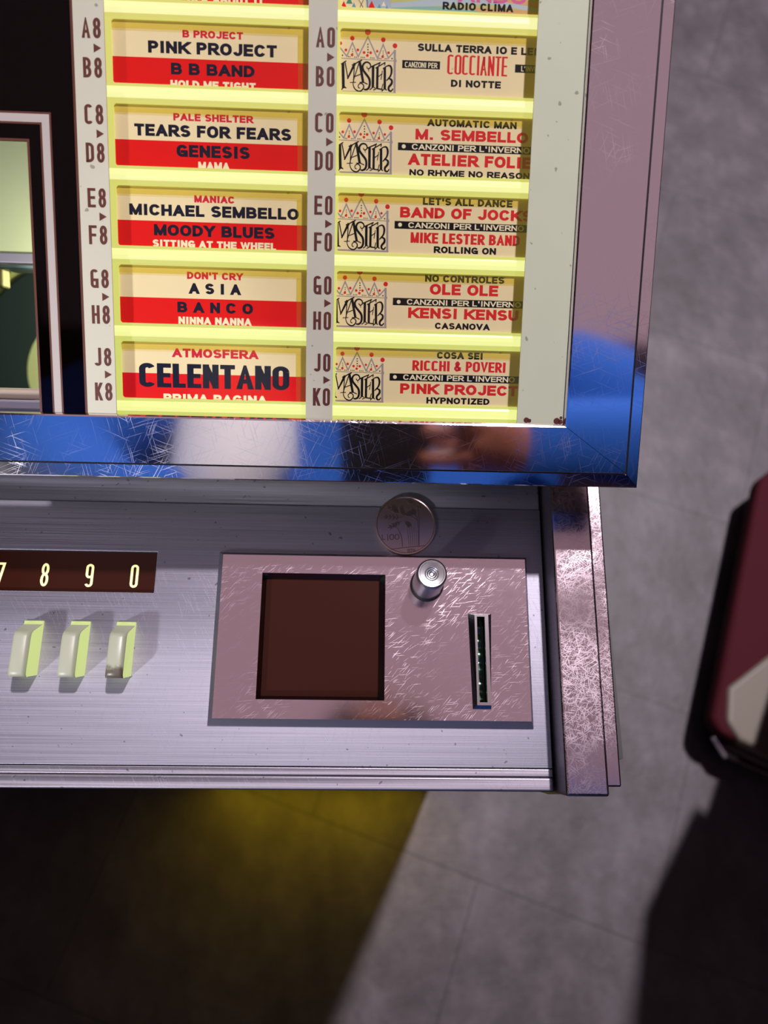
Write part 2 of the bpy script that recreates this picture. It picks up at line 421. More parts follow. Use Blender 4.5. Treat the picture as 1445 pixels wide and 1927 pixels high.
def stroke(mb, pts, t, m, w, taper=None, smooth=0):
    P = [Vector(p) for p in pts]
    if smooth:   # Catmull-Rom
        Q = []
        for i in range(len(P) - 1):
            p0 = P[max(i - 1, 0)]; p1 = P[i]; p2 = P[i + 1]; p3 = P[min(i + 2, len(P) - 1)]
            for j in range(smooth):
                x = j / smooth
                Q.append(.5 * ((2 * p1) + (p2 - p0) * x + (2 * p0 - 5 * p1 + 4 * p2 - p3) * x * x + (3 * p1 - p0 - 3 * p2 + p3) * x ** 3))
        P = Q + [P[-1]]
    n = len(P)
    def wd(i):
        if taper is None: return 1
        f = i / (n - 1) * (len(taper) - 1); k = min(int(f), len(taper) - 2); return taper[k] + (taper[k + 1] - taper[k]) * (f - k)
    quads = offset_quads([tuple(p) for p in P], 1.0, 0, 0)
    for i, qd in enumerate(quads):
        a, b2 = P[min(i, n - 1)], P[min(i + 1, n - 1)]
        sc0, sc1 = t * wd(i), t * wd(i + 1)
        q = [a + (qd[0] - a) * sc0, a + (qd[1] - a) * sc0, b2 + (qd[2] - b2) * sc1, b2 + (qd[3] - b2) * sc1]
        if area2(q) < 0: q.reverse()
        mb.poly([(p.x, p.y, w) for p in q], m)
def disc(mb, u, v, r, m, w, n=20):
    mb.poly([(u + r * math.cos(2 * math.pi * i / n), v + r * math.sin(2 * math.pi * i / n), w) for i in range(n)], m)

# ------------------------------------------------------------------ floor
def floor_mat():
    m = mat('mottled_mauve_vinyl', (140, 125, 134), .55)
    v = coords(m, (1, 1, 1), (0, 0, R(19.4)), (-.215, .050, 0))
    br = N(m, 'ShaderNodeTexBrick'); L(m, v, br.inputs['Vector'])
    br.inputs['Scale'].default_value = 1.0; br.inputs['Brick Width'].default_value = .52; br.inputs['Row Height'].default_value = .34
    br.inputs['Mortar Size'].default_value = .0016; br.inputs['Mortar Smooth'].default_value = .3
    br.inputs['Color1'].default_value = (.92, .92, .92, 1); br.inputs['Color2'].default_value = (1.08, 1.08, 1.08, 1); br.inputs['Mortar'].default_value = (.55, .55, .55, 1)
    n1 = noise(m, coords(m, (1, 1, 1)), 7, 5, .6); n2 = noise(m, coords(m, (1, .6, 1), (0, 0, .6)), 26, 6, .7)
    tone = ramp(m, mth(m, 'ADD', mth(m, 'MULTIPLY', n1, .6), mth(m, 'MULTIPLY', n2, .4)), [(.30, (.038, .029, .034)), (.50, (.082, .066, .077)), (.72, (.155, .131, .150))])
    mx = N(m, 'ShaderNodeMix', data_type='RGBA', blend_type='MULTIPLY'); mx.inputs[0].default_value = 1
    L(m, tone, mx.inputs[6]); L(m, br.outputs['Color'], mx.inputs[7]); L(m, mx.outputs[2], bsdf(m).inputs['Base Color'])
    bump(m, mth(m, 'ADD', mth(m, 'MULTIPLY', n2, .6), mth(m, 'MULTIPLY', noise(m, coords(m), 45, 2), .6)), .35, .004)
    return m
mb = MB(); mb.box(-2500, 3500, -2500, 4500, -40, 0, floor_mat())
tag(mb.build('floor'), 'mottled mauve grey vinyl tile floor with thin diagonal seams', 'floor', kind='structure')

M_WALL = mat('dark_mauve_wall', (92, 78, 86), .8)
for nm, bx in (('wall_back', (-2500, 3500, 4500, 4600)), ('wall_front', (-2500, 3500, -2600, -2500)), ('wall_left', (-2600, -2500, -2500, 4500)), ('wall_right', (3500, 3600, -2500, 4500))):
    mb = MB(); mb.box(*bx, -40, 6400, M_WALL)
    tag(mb.build(nm), 'plain dark mauve hall wall', 'wall', kind='structure')

# ------------------------------------------------------------------ jukebox
BASE = (-0.24, 0.38, 0)
JB = empty('jukebox', BASE, 'chrome trimmed jukebox with lit title display above an aluminium key panel', 'jukebox')
def jb(m, name, F=None, parent=None, **kw): return m.build(name, F, parent or JB, **kw)

# cabinet: hollow box below, cheeks up to the lid
mb = MB()
X0, X1, Y0, Y1, ZT = -640, 120, 15, 760, 884
mb.holed([X0, X0 + 16, X1 - 16, X1], [Y0, Y0 + 14, Y1 - 16, Y1], [(X0 + 16, X1 - 16, Y0 + 14, Y1 - 16)], 20, ZT, M_CABINET)
mb.box(X0 + 17, X1 - 17, Y0 + 15, Y1 - 17, 24, 36, M_CABINET)
jb(mb, 'cabinet')
mb = MB()
prof = [(192, 886), (756, 886), (756, 1052), (326, 1052), (190, 974)]
for xx in (84, -636):
    mb = MB(); i = len(mb.v); n = len(prof); k = mb.mi(M_CABINET)
    mb.v += [(xx, y, z) for y, z in prof] + [(xx + 18, y, z) for y, z in prof]
    mb.f += [[i + j for j in range(n)][::-1], [i + n + j for j in range(n)]] + [[i + j, i + (j + 1) % n, i + n + (j + 1) % n, i + n + j] for j in range(n)]; mb.m += [k] * (n + 2)
    jb(mb, 'side_cheek')
mb = MB(); mb.box(-640, 106, 322, 760, 1054, 1066, M_CABINET); jb(mb, 'top_cover', bevel=2)
mb = MB(); mb.box(-618, 100, 744, 756, 888, 1050, M_CABINET); jb(mb, 'rear_panel')
mb = MB(); mb.box(-215, 100, 10, 14.5, 25, 130, M_YELLOWLIT)
tag(jb(mb, 'light_grille'), 'lit yellow front grille')

# --- lid frame bars
LU, LV = -420, 182     # inner opening u LU..0, v 0..LV
PW = [-10, .6, 1.7, 2.0, 2.0, 1.3, 1.95, 1.7, 1.2, -12, -12]
DB = [0, 0, .5, 1.1, 18.5, 18.85, 19.2, 23.9, 24.3, 24.3, 0]
DR = [0, 0, .5, 1.1, 25.4, 25.8, 26.2, 30.3, 30.7, 30.7, 0]
def bar(kind):
    mb = MB(); k = mb.mi(M_FRAME); kd = mb.mi(M_BLACKGAP); n = len(PW); g = .12
    ends = []
    for sgn in (0, 1):
        i = len(mb.v)
        for dbv, drv, ww in zip(DB, DR, PW):
            if kind == 'b': mb.v.append((LU - drv + g if sgn == 0 else drv - g, -dbv, ww))
            if kind == 't': mb.v.append((drv - g if sgn == 0 else LU - drv + g, LV + dbv, ww))
            if kind == 'r': mb.v.append((drv, -dbv + g if sgn == 0 else LV + dbv - g, ww))
            if kind == 'l': mb.v.append((LU - drv, LV + dbv - g if sgn == 0 else -dbv + g, ww))
        ends.append(i)
    a, b = ends
    for j in range(n):
        q = (j + 1) % n
        mb.f.append([a + j, a + q, b + q, b + j]); mb.m.append(kd if j in (4,) else k)
    mb.f.append([a + j for j in range(n)][::-1]); mb.m.append(kd); mb.f.append([b + j for j in range(n)]); mb.m.append(kd)
    o = jb(mb, 'frame_bar', DF)
    bm = bmesh.new(); bm.from_mesh(o.data); bmesh.ops.recalc_face_normals(bm, faces=bm.faces); bm.to_mesh(o.data); bm.free()
    return o
for kk in 'brtl': bar(kk)

# --- printed glass
mb = MB()
WIN = (-302, -202.4, -.01, 97.6)
mb.holed([LU, WIN[0], WIN[1], -184.6], [0, WIN[3], LV], [WIN], -.8, -.1, M_DARK)
e = .85
mb.rect(-185.2, -184.35, 0, LV, -.06, M_BROWNLINE)
mb.rect(WIN[1], WIN[1] + e, 0, WIN[3] + e, -.06, M_BROWNLINE); mb.rect(WIN[0] - e, WIN[0], 0, WIN[3] + e, -.06, M_BROWNLINE); mb.rect(WIN[0], WIN[1], WIN[3], WIN[3] + e, -.06, M_BROWNLINE)
for x0, x1, y0, y1, mm, ww in ((-197.5, -193.4, 0, 107.7, M_BROWNLINE, -.07), (-311, -197.5, 103.5, 107.7, M_BROWNLINE, -.07), (-311, -306.9, 0, 103.5, M_BROWNLINE, -.07),
                               (-196.8, -194.1, 0, 107.0, M_GREYLINE, -.05), (-310.3, -196.8, 104.2, 107.0, M_GREYLINE, -.05), (-310.3, -307.6, 0, 104.2, M_GREYLINE, -.05)):
    mb.rect(x0, x1, y0, y1, ww, mm)
jb(mb, 'printed_glass', DF)
PITCH = 28.7
LET = ['AB', 'CD', 'EF', 'GH', 'JK']
def index_strip(u0, u1, digit, ul):
    mb = MB(); mb.box(u0, u1, 0, LV, -.8, -.1, M_BEIGE)
    for k, (a, b) in enumerate(LET):
        dv = -PITCH * k
        for ch, v0 in ((a, 132.9), (b, 119.85)):
            sh = .1 if ch in 'AB' else 0
            jx = {'J': .35, 'K': .15}.get(ch, 0)
            text(mb, ch, ul + sh + jx, ul + sh + 2.95, v0 + dv, 6.75, M_INK, -.05, .165, .145)
            text(mb, digit, ul + sh + 3.95, ul + sh + 6.75, v0 + dv, 6.75, M_INK, -.05, .165, .145)
        mb.poly([(ul + 4.1, 128.2 + dv, -.05), (ul + 6.75, 129.75 + dv, -.05), (ul + 4.1, 131.2 + dv, -.05)], M_INK)
    return jb(mb, 'index_strip', DF)
index_strip(-184.3, -173.4, '8', -181.4)
index_strip(-100.8, -90.5, '0', -98.2)
mb = MB(); mb.box(-18.3, -.05, 0, LV, -.8, -.1, M_BORDER)
for (bx, by, br_) in ((-14.6, 1.4, 1.1), (-13.4, 1.2, .8), (-2.6, 1.3, 1.3), (-1.2, 1.0, 1.0), (-1.0, 2.6, .6)):
    disc(mb, bx, by, br_, M_BROWNLINE, -.05, 9)
jb(mb, 'border_strip', DF)
mb = MB(); mb.box(LU + .1, -.1, .1, LV - .1, .1, .5, M_GLASS); jb(mb, 'glass_pane', DF)

# --- title holders (backlit yellow plastic), one per card
def lerp(a, b, t): return tuple(x + (y - x) * t for x, y in zip(a, b))
GL = {}
for k in range(-1, 5):
    t = (k + 1) / 5
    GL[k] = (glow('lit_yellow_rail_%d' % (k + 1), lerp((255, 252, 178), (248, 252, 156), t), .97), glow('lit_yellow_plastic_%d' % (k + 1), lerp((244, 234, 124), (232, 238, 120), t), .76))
def holder(u0, u1, k):
    rail, body = GL[k]; dv = -PITCH * k
    b, t = 121.0 + dv, 142.75 + dv
    lo, hi = b - 6.9, t
    if k == 4: lo = -1.0
    mb = MB()
    # bezel round the opening with rounded corners, as a ring of quads
    ins = rrect(u0 + 4.2, u1 - 1.0, b, t, 1.1)
    n = len(ins); outr = []
    cu, cv = (u0 + u1) / 2, (b + t) / 2
    for (x, y) in ins:
        ox = u0 if x < cu else u1; oy = b - .9 if y < cv else t + .55
        outr.append((ox, oy))
    for i in range(n):
        q = (i + 1) % n
        A, B_, C_, D_ = outr[i], outr[q], ins[q], ins[i]
        mb.poly([(*A, -7.3), (*B_, -7.3), (*C_, -7.3), (*D_, -7.3)], body)
        mb.poly([(*D_, -7.3), (*C_, -7.3), (*C_, -8.0), (*D_, -8.0)], body)
    # rail below: shoulder and rounded ridge
    r0, r1 = lo + .55, b - .9
    if k == 4: r0 = lo
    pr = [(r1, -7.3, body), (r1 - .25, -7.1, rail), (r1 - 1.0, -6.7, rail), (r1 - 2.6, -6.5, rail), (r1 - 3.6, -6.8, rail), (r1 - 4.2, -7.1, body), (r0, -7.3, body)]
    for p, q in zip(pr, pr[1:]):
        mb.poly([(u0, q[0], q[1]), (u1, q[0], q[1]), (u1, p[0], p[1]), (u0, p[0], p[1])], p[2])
    mb.rect(u0, u1, lo, hi + .5, -9.2, body)
    o = jb(mb, 'title_holder', DF)
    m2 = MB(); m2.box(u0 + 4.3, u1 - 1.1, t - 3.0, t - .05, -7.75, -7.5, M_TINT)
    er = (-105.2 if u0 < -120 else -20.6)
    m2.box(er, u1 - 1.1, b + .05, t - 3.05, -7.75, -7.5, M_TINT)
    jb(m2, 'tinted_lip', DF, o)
    return o
for k in range(-1, 5):
    holder(-177.3, -94.0, k); holder(-93.9, -14.0, k)
mb = MB(); mb.box(-188, -186, 0, LV, -60, -1, M_CABINET); mb.box(-186, -2, 0, LV, -14, -10, M_CABINET); jb(mb, 'display_backing', DF)

# --- mechanism seen through the window
mb = MB(); mb.box(-330, -190, 67, 190, -62, -60, M_MECH); jb(mb, 'mechanism_cover', DF, bevel=.8)
mb = MB(); mb.box(-330, -190, 62.5, 67, -64, -57, M_MECHBAR); jb(mb, 'mechanism_bar', DF, bevel=.6)
mb = MB(); mb.box(-330, -188.2, 0, 4.0, -20, -14, M_MECHBAR); mb.box(-330, -188.2, 4.1, 8.6, -24, -17, mat('beige_rail', (168, 148, 134), .35, .3)); jb(mb, 'guide_rail', DF, bevel=.8)
mb = MB(); mb.box(-257, -205, 64.5, 71.5, -110, -92, mat('pale_blue_block', (128, 152, 158), .4)); jb(mb, 'gripper_block', DF, bevel=2)
mb = MB(); mb.box(-260, -256.4, 56, 66, -105, -96, mat('ochre_pin', (140, 128, 80), .4, .5)); jb(mb, 'gripper_pin', DF, bevel=1)
RF = T(DF, -290.8, 14.9, -314.3)
mb = MB(); mb.lathe((0, 0), [(0, -14), (99, -14), (101, -12), (101, -3), (99, -1), (0, -1)], M_TURN, 96); jb(mb, 'turntable', T(RF, 14, 6, 0), bevel=0)
mb = MB(); mb.lathe((0, 0), [(0, -250), (12, -250), (12, -15), (0, -15)], M_MECHDARK, 24); jb(mb, 'spindle_column', T(RF, 14, 6, 0))

# --- key panel
mb = MB()
NW = (-420.1, -173.2, 79.9, 98.3)
PWD = (-144, -9, 26, 97)
mb.holed([-620, NW[1], PWD[0], PWD[1], -.4], [8.0, PWD[2], NW[2], PWD[3], NW[3], 121.3], [(-620, NW[1], NW[2], NW[3]), PWD], -10, 0, M_ALU)
cpanel = jb(mb, 'control_panel', PF, bevel=.25)
mb = MB(); mb.box(-620, -.4, 121.5, 141, -10, -.9, M_ALU); jb(mb, 'recessed_ledge', PF, cpanel, bevel=.3)
mb = MB(); mb.box(-620, -.4, 4.5, 7.75, -10, .35, M_ALUEDGE); jb(mb, 'edge_molding', PF, cpanel, bevel=.45, seg=3)
mb = MB(); mb.box(-620, -.4, -1.3, 4.4, -10, .8, M_ALUEDGE); jb(mb, 'front_molding', PF, cpanel, bevel=.9, seg=4)
for (su, sv, sr) in ((-146, 7.2, .55), (-118, 5.6, .3), (-56, 6.3, .35)):
    pass
mb = MB(); mb.box(-620, -.6, 141.2, 146, -8, 36, M_CABINET); jb(mb, 'throat_wall', PF)
# number window
mb = MB(); mb.box(-620, NW[1] + .1, NW[2] - .1, NW[3] + .1, -6, -2.0, M_WINDOW)
for ch, a in (('7', -243.1), ('8', -223.8), ('9', -204.3), ('0', -184.6)):
    text(mb, ch, a, a + 3.45, 82.4, 10.35, M_DIGIT, -1.95, .105, .095)
    
jb(mb, 'number_window', PF)
# selector keys
def key(u1, dirty=False):
    mb = MB(); wd = 8.0
    face = M_SOILED if dirty else M_KEYFACE
    prof = [(66.8, .0, 0, 0), (66.8, .9, 0, 0), (65.2, 1.5, 0, .2), (61.4, 10.4, .5, 1.4), (60.4, 11.8, .6, 1.7), (58.8, 12.6, .6, 1.9), (44.6, 12.9, .6, 1.9), (43.2, 12.6, .6, 1.8), (42.3, 11.4, .5, 1.5), (42.6, 9.5, .4, .8), (43.9, 0, 0, 0)]
    rings = []
    for v, ww, ins, rd in prof:
        i = len(mb.v); lo, hi = u1 - wd + ins * .7, u1 - ins * .6
        mb.v += [(lo, v, ww - rd), (lo + rd * .25, v, ww - rd * .35), (lo + rd * .8, v, ww), (hi - rd * .8, v, ww), (hi - rd * .25, v, ww - rd * .35), (hi, v, ww - rd)]
        rings.append(i)
    for j, (a, b) in enumerate(zip(rings, rings[1:])):
        for c in range(5):
            mb.f.append([a + c, b + c, b + c + 1, a + c + 1]); mb.m.append(mb.mi(M_KEYSIDE if j < 2 or j > 8 else face))
    n = len(rings)
    for k_ in range(2, n - 2):
        pass
    mb.f.append([r for r in rings][::-1]); mb.m.append(mb.mi(M_KEYSIDE))
    mb.f.append([r + 5 for r in rings]); mb.m.append(mb.mi(M_KEYSIDE))
    mb.f.append([rings[0] + c for c in range(6)] + [rings[-1] + c for c in range(5, -1, -1)]); mb.m.append(mb.mi(M_KEYSIDE))
    o = jb(mb, 'selector_key', PF, smooth=True)
    bm = bmesh.new(); bm.from_mesh(o.data); bmesh.ops.remove_doubles(bm, verts=bm.verts, dist=1e-6); bmesh.ops.recalc_face_normals(bm, faces=bm.faces); bm.to_mesh(o.data); bm.free()
    o.modifiers.new('e', 'EDGE_SPLIT').split_angle = R(48)
    if dirty: o['label'] = 'soiled selector key below the digit zero'
    return o
key(-218.8); key(-198.9); key(-179.4, True)
# coin plate
def chamfer_slab(mb, o_, i_, holes, w0, w1, m, mside):
    """slab with sloping rim from rectangle o_ at w0 to i_ at w1, then a flat top with holes"""
    us = sorted({i_[0], i_[1], *[h[0] for h in holes], *[h[1] for h in holes]}); vs = sorted({i_[2], i_[3], *[h[2] for h in holes], *[h[3] for h in holes]})
    mb.holed(us, vs, holes, w0, w1, m, mside)
    A = [(o_[0], o_[2]), (o_[1], o_[2]), (o_[1], o_[3]), (o_[0], o_[3])]; B = [(i_[0], i_[2]), (i_[1], i_[2]), (i_[1], i_[3]), (i_[0], i_[3])]
    for j in range(4):
        q = (j + 1) % 4
        mb.poly([(*A[j], w0), (*A[q], w0), (*A[q], w0 + .6), (*A[j], w0 + .6)], mside)
        mb.poly([(*A[j], w0 + .6), (*A[q], w0 + .6), (*B[q], w1), (*B[j], w1)], mside)
WH = (-125.7, -71.5, 34.8, 89.0)
SH = (-31.6, -28.2, 34.4, 70.8)
mb = MB(); chamfer_slab(mb, (-145.6, -7.8, 24.0, 98.5), (-143.4, -9.1, 26.9, 97.0), [WH, SH], 0.05, 3.5, M_PLATE, mat('satin_rim', (176, 172, 182), .4, 1.0))
plate = jb(mb, 'coin_plate', PF)
mb = MB()   # sloping window surround
A = [(WH[0], WH[2]), (WH[1], WH[2]), (WH[1], WH[3]), (WH[0], WH[3])]; B = [(WH[0] + 1.6, WH[2] + 1.6), (WH[1] - 2.6, WH[2] + 1.6), (WH[1] - 2.6, WH[3] - 1.8), (WH[0] + 1.6, WH[3] - 1.8)]
for j in range(4):
    q = (j + 1) % 4
    mb.poly([(*A[q], 3.6), (*A[j], 3.6), (*B[j], .2), (*B[q], .2)], M_DARKCHROME)
    mb.poly([(*A[j], 3.6), (*A[q], 3.6), (*A[q], -.5), (*A[j], -.5)], M_DARKCHROME)
    mb.poly([(*B[q], .2), (*B[j], .2), (*B[j], -.5), (*B[q], -.5)], M_DARKCHROME)
jb(mb, 'window_surround', PF, plate)
mb = MB(); mb.box(WH[0] + .2, WH[1] - .2, WH[2] + .2, WH[3] - .2, -2.5, -.6, M_WINDOW); jb(mb, 'window_pane', PF, plate)
mb = MB()   # slot bezel, wedge raised
o_, i_ = (-35.2, -25.0, 31.7, 72.3), (-32.6, -26.6, 33.2, 71.6)
tops = {0: 5.6, 1: 7.4}
def wz(v): return 5.2 + (71.6 - v) / 38.4 * 1.8
A = [(-34.0, o_[2]), (o_[1] - 1.2, o_[2]), (o_[1], o_[3]), (o_[0], o_[3])]; B = [(i_[0], i_[2]), (i_[1], i_[2]), (i_[1], i_[3]), (i_[0], i_[3])]
C = [(SH[0], SH[2]), (SH[1], SH[2]), (SH[1], SH[3]), (SH[0], SH[3])]
for j in range(4):
    q = (j + 1) % 4
    mb.poly([(*A[j], 3.5), (*A[q], 3.5), (*B[q], wz(B[q][1])), (*B[j], wz(B[j][1]))], M_DARKCHROME)
    mb.poly([(*B[j], wz(B[j][1])), (*B[q], wz(B[q][1])), (*C[q], wz(C[q][1])), (*C[j], wz(C[j][1]))], M_CHROME)
    mb.poly([(*C[j], wz(C[j][1])), (*C[q], wz(C[q][1])), (*C[q], -9), (*C[j], -9)], M_DARKCHROME)
jb(mb, 'coin_slot', PF, plate)
mb = MB()
yy = 35.0
prevv = None
for i in range(61):
    v = 34.6 + 36 * i / 60
    ww = -2.2 + 1.1 * math.sin(i / 60 * 36) - 4.5 * max(0, (v - 56) / 15)
    if prevv: mb.poly([(SH[0] + .05, prevv[0], prevv[1]), (SH[1] - .5, prevv[0], prevv[1]), (SH[1] - .5, v, ww), (SH[0] + .05, v, ww)], M_GREEN)
    prevv = (v, ww)
tag(jb(mb, 'slot_track', PF, plate, smooth=True), 'dark green wavy metal inside the slot')
mb = MB(); mb.lathe((0, 0), [(7.4, 3.5), (7.4, 4.4), (6.6, 4.9)], M_BLACKGAP, 48); jb(mb, 'button_collar', T(PF, -53.2, 84.7), plate, smooth=True)
mb = MB()
M_BTN = mat('satin_button_metal', (196, 194, 196), .3, 1.0)
pr = [(6.5, 4.2), (6.55, 8), (6.4, 26.4), (6.2, 27.8), (5.6, 28.4), (5.1, 28.3), (4.9, 27.9), (3.0, 27.5), (2.85, 27.65), (2.7, 27.45), (2.2, 27.4), (2.05, 27.55), (1.9, 27.35), (1.3, 27.3), (1.2, 27.45), (1.05, 27.25), (.5, 27.2), (.45, 27.4), (0, 27.4)]
mb.lathe((0, 0), pr, M_BTN, 56); jb(mb, 'reject_button', T(PF, -53.3, 84.7), plate, smooth=True).modifiers.new('e', 'EDGE_SPLIT').split_angle = R(50)

# side post
mb = MB(); mb.box(.7, 18.2, -2.0, 176, -14, 16, M_POST, M_ALUEDGE)
post = jb(mb, 'side_post', PF, bevel=1.1, seg=3)
mb = MB(); mb.box(18.3, 25.1, 1.4, 172, -12, 10.2, M_POST, M_CHROME); jb(mb, 'post_trim', PF, post, bevel=.7, seg=3)
mb = MB(); mb.box(-.35, .65, -1, 170, -12, -3, M_BLACKGAP); jb(mb, 'gap_seal', PF, post)
mb = MB(); mb.prism([(-16, 3), (1, -3.2), (14, -3.2), (14, 20), (-16, 20)], -30, -14.5, M_YELLOWSPILL); jb(mb, 'support_bracket', PF, post, bevel=.8)

# ------------------------------------------------------------------ title cards
LOGO_W = []
def logo(mb, ou, ov, w):
    def c(zx, zy): return (ou + (zx - 1288) * .01923 + (1418 - zy) * -.000486, ov + (1418 - zy) * .0177 + (zx - 1288) * .000674)
    k = .0186
    S = lambda pts, t, m, w_=0, taper=None, sm=0: stroke(mb, [c(*p) for p in pts], t * k * (1.15 if m is M_BLACK else 1), m, w + .004 + w_, taper, sm)
    S([(205, 500), (345, 680), (455, 420), (562, 690), (752, 310), (935, 720), (1045, 455), (1145, 715), (1272, 570)], 26, M_GREYLOGO)
    S([(240, 718), (1245, 770)], 16, M_GREYLOGO, .001)
    S([(1270, 555), (1262, 1410)], 44, M_GREYLOGO, .002)
    S([(250, 1365), (1288, 1405)], 34, M_GREYLOGO, .003)
    S([(1285, 740), (1290, 790)], 34, M_GREYLOGO, .0005)
    for x, y, r in ((226, 430, 32), (453, 333, 44), (752, 212, 60), (1047, 362, 46), (1272, 478, 47), (328, 560, 27), (557, 558, 27), (677, 608, 27), (803, 612, 27), (740, 665, 27), (446, 655, 26), (930, 583, 25), (1150, 612, 25), (1034, 688, 26)):
        disc(mb, *c(x, y), r * k, M_REDTXT, w + .008, 18)
    for x, y, r in [(752, 450 + 52 * i, 14) for i in range(4)] + [(455, 545 + 40 * i, 10) for i in range(3)] + [(1043, 580 + 36 * i, 10) for i in range(3)] + \
            [(375, 688, 11), (405, 690, 11), (495, 696, 11), (527, 698, 11), (620, 700, 11), (652, 702, 11), (684, 703, 11), (802, 712, 11), (835, 714, 11), (868, 717, 11), (967, 722, 11), (1000, 724, 11), (1083, 728, 11), (1115, 730, 11), (262, 662, 15), (1215, 724, 15)]:
        disc(mb, *c(x, y), r * k, M_BLACK, w + .009, 10)
    B = M_BLACK; z = .012
    S([(268, 815), (272, 1300)], 50, B, z); S([(232, 835), (335, 768)], 20, B, z + .001); S([(292, 1265), (234, 1332)], 18, B, z + .001); S([(280, 1260), (328, 1302)], 20, B, z + .002)
    S([(310, 800), (362, 1110)], 20, B, z + .002); S([(352, 1120), (500, 815)], 46, B, z + .003, [.5, 1, 1]); S([(440, 852), (560, 795)], 20, B, z + .004)
    S([(490, 815), (468, 1185)], 18, B, z + .005); S([(398, 1190), (515, 1186)], 14, B, z + .006)
    S([(468, 1140), (462, 1230), (500, 1320), (585, 1362), (655, 1310), (660, 1240), (610, 1205), (562, 1240), (565, 1290), (595, 1300)], 20, B, z + .007, [.7, .8, 1.2, 1.2, 1, .8, .8, .8], 6)
    S([(545, 800), (638, 752)], 22, B, z + .008); S([(582, 800), (470, 1140)], 18, B, z + .009); S([(588, 765), (655, 1190)], 44, B, z + .010)
    S([(505, 1070), (610, 1025)], 16, B, z + .011); S([(585, 1187), (672, 1187), (740, 1225)], 18, B, z + .012)
    S([(728, 880), (740, 915), (775, 918), (802, 880), (788, 825), (740, 795), (685, 810), (648, 870), (660, 950), (715, 1030), (770, 1110), (785, 1200), (765, 1290), (715, 1328), (668, 1322)], 36, B, z + .013, [.4, .5, .6, .7, .8, 1, 1.1, 1.1, 1.1, 1, .7], 5)
    S([(760, 925), (765, 975)], 12, B, z + .014)
    S([(800, 888), (995, 800)], 22, B, z + .015); S([(850, 870), (842, 1285)], 46, B, z + .016); S([(862, 1265), (780, 1335)], 18, B, z + .017); S([(845, 1270), (888, 1302)], 18, B, z + .018)
    S([(985, 800), (945, 890)], 16, B, z + .019)
    S([(935, 890), (925, 1310)], 42, B, z + .020); S([(895, 912), (1088, 798)], 20, B, z + .021); S([(1082, 800), (1072, 862)], 16, B, z + .022); S([(945, 1080), (1028, 1015)], 16, B, z + .023); S([(1028, 960), (1000, 1135)], 14, B, z + .024)
    S([(925, 1308), (1032, 1325)], 22, B, z + .025); S([(1038, 1215), (1012, 1330)], 16, B, z + .026); S([(935, 1295), (848, 1342)], 16, B, z + .027)
    S([(1075, 895), (1073, 1320)], 44, B, z + .028); S([(1038, 925), (1120, 868), (1180, 868), (1207, 950), (1185, 1060), (1105, 1155)], 34, B, z + .029, [.5, .6, .9, 1.1, .9, .5], 5)
    S([(1135, 1100), (1205, 1140), (1205, 1210), (1152, 1280), (1155, 1340), (1200, 1355), (1232, 1310)], 34, B, z + .030, [.6, 1, 1.2, 1.1, 1, .7, .6], 5)
    S([(1075, 1305), (1012, 1362)], 18, B, z + .031); S([(1070, 1310), (1112, 1342)], 18, B, z + .032)

W0 = 0.15     # print sits on the card face
def card_red(k, lines, split, label, paper_top):
    dv = -PITCH * k
    u0, u1, b, t = -174.5, -98.6, 119.2 + dv, 143.2 + dv
    c = ((u0 + u1) / 2, (b + t) / 2)
    mb = MB(); mb.box(u0 - c[0], u1 - c[0], b - c[1], t - c[1], -.15, W0, M_CARD)
    mb.rect(u0 - c[0], u1 - c[0], b - c[1], split - c[1], W0 + .003, M_RED)
    for s, a, e_, v, h, m, tv, th in lines:
        text(mb, s, a - c[0], e_ - c[0], v - c[1], h, m, W0 + .008, tv, th, .085)
    o = mb.build('title_card', T(DF, c[0], c[1], -8.2))
    return tag(o, label, 'title card', 'cream and red title cards in the lit holders')
cr, nv, cm = M_CRIMSON, M_NAVY, M_CREAMTXT
H_ = (.315, .25)
card_red(-1, [("TELL HER ABOUT IT", -156.2, -117.7, 149.2, 2.8, cm, *H_)], 159.0, 'cream and red title card cut off at the picture top above index A8', 168)
card_red(0, [("B PROJECT", -147.5, -125.4, 137.5, 2.55, cr, *H_), ("PINK PROJECT", -160.1, -113.0, 131.9, 4.15, nv, *H_), ("B B BAND", -151.9, -121.2, 124.8, 4.0, nv, *H_), ("HOLD ME TIGHT", -152.2, -120.8, 120.1, 2.8, cm, *H_)], 130.3, 'cream and red title card with crimson first line beside index A8', 140)
card_red(1, [("PALE SHELTER", -151.4, -121.8, 108.9, 2.6, cr, *H_), ("TEARS FOR FEARS", -165.9, -107.6, 103.2, 4.2, nv, *H_), ("GENESIS", -150.4, -123.1, 96.2, 4.3, nv, *H_), ("MAMA", -142.4, -130.7, 91.9, 2.8, cm, *H_)], 101.7, 'cream and red title card beside index C8 and D8 ending in MAMA', 111.4)
card_red(2, [("MANIAC", -144.1, -128.9, 80.1, 2.6, cr, *H_), ("MICHAEL SEMBELLO", -168.6, -104.6, 74.9, 4.1, nv, *H_), ("MOODY BLUES", -159.5, -113.8, 67.7, 4.1, nv, *H_), ("SITTING AT THE WHEEL", -160.1, -113.2, 63.5, 2.7, cm, *H_)], 73.0, 'cream and red title card with MANIAC on top beside index E8', 82.8)
card_red(3, [("DON'T CRY", -147.3, -125.9, 52.0, 2.7, cr, *H_), ("A S I A", -146.6, -126.8, 46.5, 4.0, nv, *H_), ("B A N C O", -151.2, -122.1, 39.4, 4.0, nv, *H_), ("NINNA NANNA", -150.9, -122.7, 35.0, 2.8, cm, *H_)], 44.7, "cream and red title card with wide-spaced letters beside index G8 and H8", 54)
